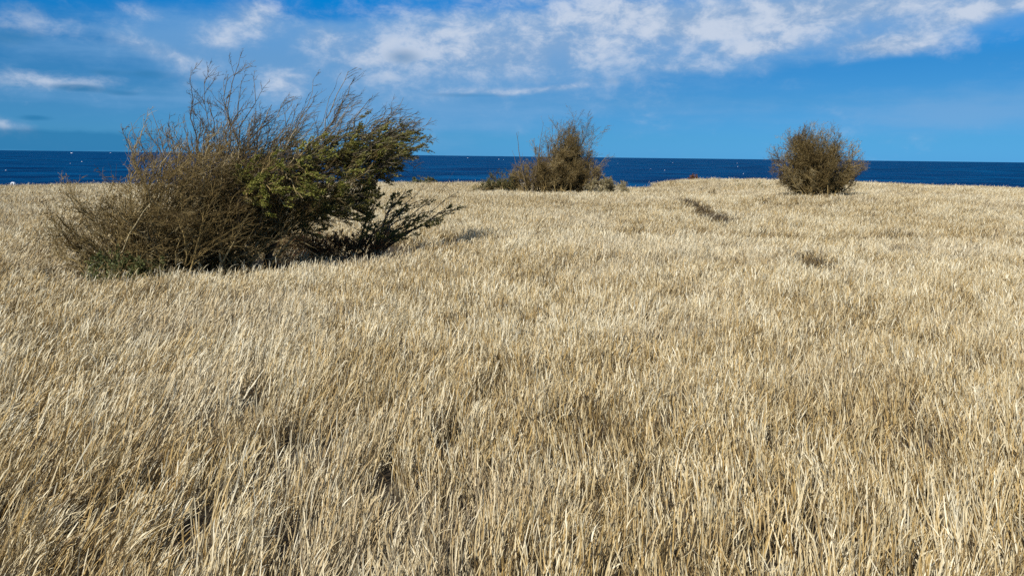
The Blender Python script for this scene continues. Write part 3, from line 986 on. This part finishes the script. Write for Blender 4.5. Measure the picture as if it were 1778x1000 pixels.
def clump(k):
    r = np.random.default_rng(200 + k)
    n = 46
    rad = 0.10 * np.sqrt(r.random(n))
    an = r.uniform(0, 2 * np.pi, n)
    S0 = np.stack([rad * np.cos(an), rad * np.sin(an), np.zeros(n)], -1)
    H = np.clip(r.normal(0.245, 0.036, n), 0.12, 0.34)
    d = np.stack([r.normal(0, 0.17, n) + 0.25 * S0[:, 0] / 0.15 * 0.4, r.normal(0, 0.17, n) + 0.1 * S0[:, 1] / 0.15, np.ones(n)], -1)
    stray = r.random(n) < 0.1
    d[stray, :2] += r.normal(0, 0.3, (stray.sum(), 2))
    bend = np.abs(r.normal(0.10, 0.22, n))
    bdir = r.normal(0, 0.9, n)
    K = 6
    pts = [S0]
    dd = nrm(d)
    for j in range(K - 1):
        f = ((j + 1) / (K - 1)) ** 1.5
        push = np.stack([np.cos(bdir) * bend, np.sin(bdir) * bend, np.zeros(n)], -1) * f * 0.75
        dd = nrm(dd + push + r.normal(0, 0.035, (n, 3)))
        pts.append(pts[-1] + dd * (H / (K - 1))[:, None])
    P = np.stack(pts, 1)
    wide = r.uniform(0.0015, 0.0031, n)
    prof = np.array([0.6, 0.7, 0.85, 1.0, 1.0, 0.5])
    sa = r.uniform(0, 2 * np.pi, n)
    side = np.stack([np.cos(sa), np.sin(sa), r.normal(0, 0.15, n)], -1)
    side = nrm(side)
    tint = np.clip(r.normal(0.67, 0.25, n), 0.05, 1)
    golden = r.random(n) < 0.19
    tint[golden] = r.uniform(0.3, 0.45, golden.sum())
    v1, q1 = ribbons(P, wide[:, None] * prof[None], side)
    t1 = np.repeat(tint, K * 2)
    # leaves leaving the stalks
    m = 50
    i = r.integers(0, n, m)
    t = r.uniform(0.35, 0.92, m) * (K - 1)
    j = np.minimum(t.astype(int), K - 2)
    fr = (t - j)[:, None]
    pos = P[i, j] * (1 - fr) + P[i, j + 1] * fr
    tan = nrm(P[i, j + 1] - P[i, j])
    ld = nrm(tan + r.normal(0, 0.28, (m, 3)) + np.array([0.1, 0.0, 0]))
    LL = r.uniform(0.03, 0.09, m)
    pts = [pos]
    for s in range(4):
        ld = nrm(ld + np.array([0.12, 0.03, -0.10]) * (s * 0.5) + r.normal(0, 0.07, (m, 3)))
        pts.append(pts[-1] + ld * (LL / 4)[:, None])
    PL = np.stack(pts, 1)
    sa = r.uniform(0, 2 * np.pi, m)
    side = nrm(np.stack([np.cos(sa), np.sin(sa), r.normal(0, 0.3, m)], -1))
    wl = r.uniform(0.0015, 0.0031, m)[:, None] * np.array([0.7, 1.0, 0.95, 0.7, 0.1])[None]
    v2, q2 = ribbons(PL, wl, side)
    t2 = np.repeat(np.clip(r.normal(0.7, 0.24, m), 0.05, 1), 10)
    # dead litter low down
    nl = 9
    sl = np.stack([r.normal(0, 0.09, nl), r.normal(0, 0.09, nl), r.uniform(0.01, 0.09, nl)], -1)
    ld = nrm(np.stack([r.normal(0.3, 1, nl), r.normal(0.2, 1, nl), np.abs(r.normal(0.1, 0.4, nl))], -1))
    LL = r.uniform(0.06, 0.16, nl)
    pts = [sl]
    for s in range(3):
        ld = nrm(ld + r.normal(0, 0.2, (nl, 3)))
        pts.append(pts[-1] + ld * (LL / 3)[:, None])
    PD = np.stack(pts, 1)
    PD[:, :, 2] = np.maximum(PD[:, :, 2], 0.005)
    side = nrm(np.stack([r.normal(0, 1, nl), r.normal(0, 1, nl), r.normal(0, 0.3, nl)], -1))
    v3, q3 = ribbons(PD, np.full((nl, 4), 0.0022), side)
    t3 = np.repeat(np.clip(r.normal(0.12, 0.12, nl), 0, 1), 8)
    Vv = np.concatenate([v1, v2, v3])
    Q = np.concatenate([q1, q2 + len(v1), q3 + len(v1) + len(v2)])
    me = mesh_np('grass_tuft', Vv, Q, mat=M_GRASS, attr={'tint': np.concatenate([t1, t2, t3])}, smooth=True)
    return bpy.data.objects.new('grass_tuft', me)


NCL = 14
tufts = bpy.data.collections.new('grass_tufts')
for k in range(NCL):
    o = clump(k)
    o.name = 'grass_tuft_%02d' % k
    tufts.objects.link(o)


def seg_dist(x, y, pts):
    best = np.full(x.shape, 1e9)
    for (ax, ay), (bx, by) in zip(pts[:-1], pts[1:]):
        ux, uy = bx - ax, by - ay
        t = np.clip(((x - ax) * ux + (y - ay) * uy) / (ux * ux + uy * uy), 0, 1)
        best = np.minimum(best, np.hypot(x - ax - t * ux, y - ay - t * uy))
    return best


def on_top(px, py):
    d = ray(px, py)
    p = CAM + d * ((0.21 - CAM[2]) / d[2])
    return (p[0], p[1])


def grass():
    r = np.random.default_rng(99)
    X, Y = [], []
    for (y0, y1, den) in ((-3.0, 5.5, 60.0), (5.5, 9.0, 54.0), (9.0, 16.0, 40.0), (16.0, 27.0, 27.0), (27.0, 40.0, 20.0)):
        half = max(abs(y1) * 0.86 + 3.0, 6.0)
        st = den ** -0.5
        gx, gy = np.meshgrid(np.arange(-half, half, st), np.arange(y0, y1, st))
        X.append(gx.ravel() + r.uniform(-0.6, 0.6, gx.size) * st)
        Y.append(gy.ravel() + r.uniform(-0.6, 0.6, gx.size) * st)
    x, y = np.concatenate(X), np.concatenate(Y)
    keep = (np.abs(x) < np.maximum(y, 0) * 0.86 + 4.0) & (y < edge_y(x) + 0.25)
    x, y = x[keep], y[keep]
    # clumpiness
    cl = 0.75 * vnoise(x, y, 0.19, 5) + 0.25 * vnoise(x, y, 0.45, 6)
    keep = r.random(len(x)) < np.clip(0.50 + 1.8 * (cl - 0.30), 0.45, 1.0)
    x, y = x[keep], y[keep]
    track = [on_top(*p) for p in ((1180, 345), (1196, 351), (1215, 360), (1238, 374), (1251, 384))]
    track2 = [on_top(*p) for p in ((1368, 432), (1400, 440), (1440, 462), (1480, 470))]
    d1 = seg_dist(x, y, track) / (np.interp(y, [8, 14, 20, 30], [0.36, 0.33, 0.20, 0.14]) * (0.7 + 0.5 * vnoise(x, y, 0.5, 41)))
    d2 = seg_dist(x, y, track2) / np.interp(vnoise(x, y, 0.4, 39), [0, 1], [0.16, 0.38])
    h = 0.88 + 0.20 * vnoise(x, y, 2.4, 8) + 0.20 * (vnoise(x, y, 0.4, 9) - 0.5)
    low = np.ones(len(x))
    bandy = 12.9 + 0.5 * (vnoise(x, y * 0, 2.5, 12) - 0.5) + 0.02 * x
    band = np.exp(-((y - bandy) / 0.36) ** 2) * sst(x, -0.6, 0.6)
    low -= 0.45 * band * (0.4 + 0.9 * vnoise(x, y, 0.7, 33))
    band2 = np.exp(-((y - 19.5 - 0.06 * (x + 10)) / 0.6) ** 2) * sst(x, -8.5, -10.5)
    low -= 0.42 * band2
    band3 = np.exp(-((y - 9.6 - 0.05 * x) / 0.3) ** 2) * sst(x, 1.5, 3) * vnoise(x, y, 0.8, 35)
    low -= 0.4 * band3
    low -= 0.3 * np.exp(-((y - 18.2 + 0.05 * x) / 0.6) ** 2) * sst(x, 2.5, 4) * vnoise(x, y, 2, 14)
    rim = sst(y, edge_y(x) - 1.5, edge_y(x) + 0.1)
    low -= 0.22 * rim * vnoise(x, y, 0.9, 15)
    notch = np.exp(-((x - NX) / 1.3) ** 2) * sst(y, 31, 35)
    low -= 0.4 * notch
    tone = 0.53 + 0.36 * (vnoise(x, y, 3.0, 10) - 0.5) + 0.34 * (vnoise(x, y, 0.5, 11) - 0.5) + r.normal(0, 0.13, len(x))
    tone = tone - 0.22 * notch - 0.1 * rim - 0.35 * band2 * vnoise(x, y, 0.6, 37) - 0.5 * band3 - 0.14 * sst(-x, 0.2, 1.8) * sst(-y, -5.5, -2.5) - 0.07 * sst(-y, -6, -2.5) - 0.95 * band * sst(vnoise(x, y, 0.5, 31), 0.3, 0.7)  # near and left foreground darker: shadow of the gaps put into the tone
    tone = np.where((r.random(len(x)) < 0.07) & (y > 5), tone - r.uniform(0.5, 0.9, len(x)), tone)
    grey = sst(vnoise(x, y, 1.8, 16) * 0.6 + vnoise(x, y, 0.45, 17) * 0.4, 0.5, 0.85)
    # under the big thicket the grass is thin and short
    und = np.exp(-(seg_dist(x, y, [(W(p_, 400, q_)[0], q_) for p_, q_ in ((180, 8.5), (330, 8.75), (480, 9.5), (620, 10.7), (730, 11.8))]) / 0.88) ** 4)
    keep = (r.random(len(x)) > 0.93 * und) & ~((d2 < 1.0) & (r.random(len(x)) < 0.4))
    low = np.where(d1 < 1.2, 0.9, low)
    low = np.where(d2 < 1.0, 0.8, low)
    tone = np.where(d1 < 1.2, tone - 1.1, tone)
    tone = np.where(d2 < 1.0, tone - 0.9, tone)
    keep &= low > 0.05
    x, y, h, low, tone, grey, und = (a[keep] for a in (x, y, h, low, tone, grey, und))
    low = np.clip(low - 0.35 * und, 0.3, 1.2)
    n = len(x)
    z = height(x, y) - 0.01
    # wind lean: away and to the right, stronger on the left
    u = x / np.maximum(y + 2.0, 3.0)
    lx = np.interp(u, [-0.8, -0.4, 0.0, 0.5, 0.9], [0.50, 0.36, -0.02, -0.12, -0.14]) * np.interp(y, [0, 12, 22], [1, 1, 0.6]) + 0.20 * (vnoise(x, y, 0.9, 20) - 0.5) + r.normal(0, 0.13, n)
    ly = np.interp(y, [0, 6, 14, 30], [0.30, 0.22, 0.08, 0.0]) + 0.18 * (vnoise(x, y, 1.0, 21) - 0.5) + r.normal(0, 0.12, n)
    yaw = r.normal(0.15, 0.75, n)
    ang = np.hypot(lx, ly)
    # quaternion: tilt about the horizontal axis (-ly, lx) * yaw about z
    ax = np.stack([-ly, lx, np.zeros(n)], -1) / np.maximum(ang, 1e-6)[:, None]
    s, c = np.sin(ang / 2), np.cos(ang / 2)
    qa = np.stack([c, ax[:, 0] * s, ax[:, 1] * s, np.zeros(n)], -1)
    qb = np.stack([np.cos(yaw / 2), np.zeros(n), np.zeros(n), np.sin(yaw / 2)], -1)
    w1, x1, y1, z1 = qa.T
    w2, x2, y2, z2 = qb.T
    q = np.stack([w1 * w2 - x1 * x2 - y1 * y2 - z1 * z2, w1 * x2 + x1 * w2 + y1 * z2 - z1 * y2, w1 * y2 - x1 * z2 + y1 * w2 + z1 * x2, w1 * z2 + x1 * y2 - y1 * x2 + z1 * w2], -1)
    sxy = np.interp(y, [0, 4, 10, 25, 40], [0.78, 0.88, 1.35, 1.7, 1.8]) * r.uniform(0.85, 1.15, n)
    sc = np.stack([sxy, sxy, h * low * r.uniform(0.85, 1.15, n)], -1)
    me = bpy.data.meshes.new('grass')
    me.vertices.add(n)
    me.vertices.foreach_set('co', np.stack([x, y, z], -1).astype(np.float32).ravel())
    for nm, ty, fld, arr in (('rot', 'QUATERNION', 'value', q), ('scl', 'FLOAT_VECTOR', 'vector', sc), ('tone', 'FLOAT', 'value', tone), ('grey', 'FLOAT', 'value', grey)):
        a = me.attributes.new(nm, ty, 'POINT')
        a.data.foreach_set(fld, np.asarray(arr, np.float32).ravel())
    a = me.attributes.new('pick', 'INT', 'POINT')
    a.data.foreach_set('value', r.integers(0, NCL, n).astype(np.int32))
    me.materials.append(M_GRASS)
    ob = link(bpy.data.objects.new('grass', me))
    tag(ob, 'tall dry straw coloured grass covering the whole field and leaning in the wind', 'grass', kind='stuff')
    ng = bpy.data.node_groups.new('grass_scatter', 'GeometryNodeTree')
    ng.interface.new_socket('Geometry', in_out='INPUT', socket_type='NodeSocketGeometry')
    ng.interface.new_socket('Geometry', in_out='OUTPUT', socket_type='NodeSocketGeometry')
    N, Lk = ng.nodes, ng.links
    gi, go = N.new('NodeGroupInput'), N.new('NodeGroupOutput')
    ci = N.new('GeometryNodeCollectionInfo')
    ci.inputs['Collection'].default_value = tufts
    ci.inputs['Separate Children'].default_value = True
    ci.inputs['Reset Children'].default_value = True
    ip = N.new('GeometryNodeInstanceOnPoints')
    ip.inputs['Pick Instance'].default_value = True

    def na(nm, ty):
        a_ = N.new('GeometryNodeInputNamedAttribute')
        a_.data_type = ty
        a_.inputs['Name'].default_value = nm
        return [o_ for o_ in a_.outputs if o_.enabled and o_.name == 'Attribute'][0]
    Lk.new(gi.outputs[0], ip.inputs['Points'])
    Lk.new(ci.outputs[0], ip.inputs['Instance'])
    Lk.new(na('pick', 'INT'), ip.inputs['Instance Index'])
    Lk.new(na('rot', 'QUATERNION'), ip.inputs['Rotation'])
    Lk.new(na('scl', 'FLOAT_VECTOR'), ip.inputs['Scale'])
    Lk.new(ip.outputs[0], go.inputs[0])
    md = ob.modifiers.new('scatter', 'NODES')
    md.node_group = ng
    print('grass tufts', n)


grass()
print('tris', sum(len(o.data.polygons) * 2 for o in S.objects if o.type == 'MESH'))
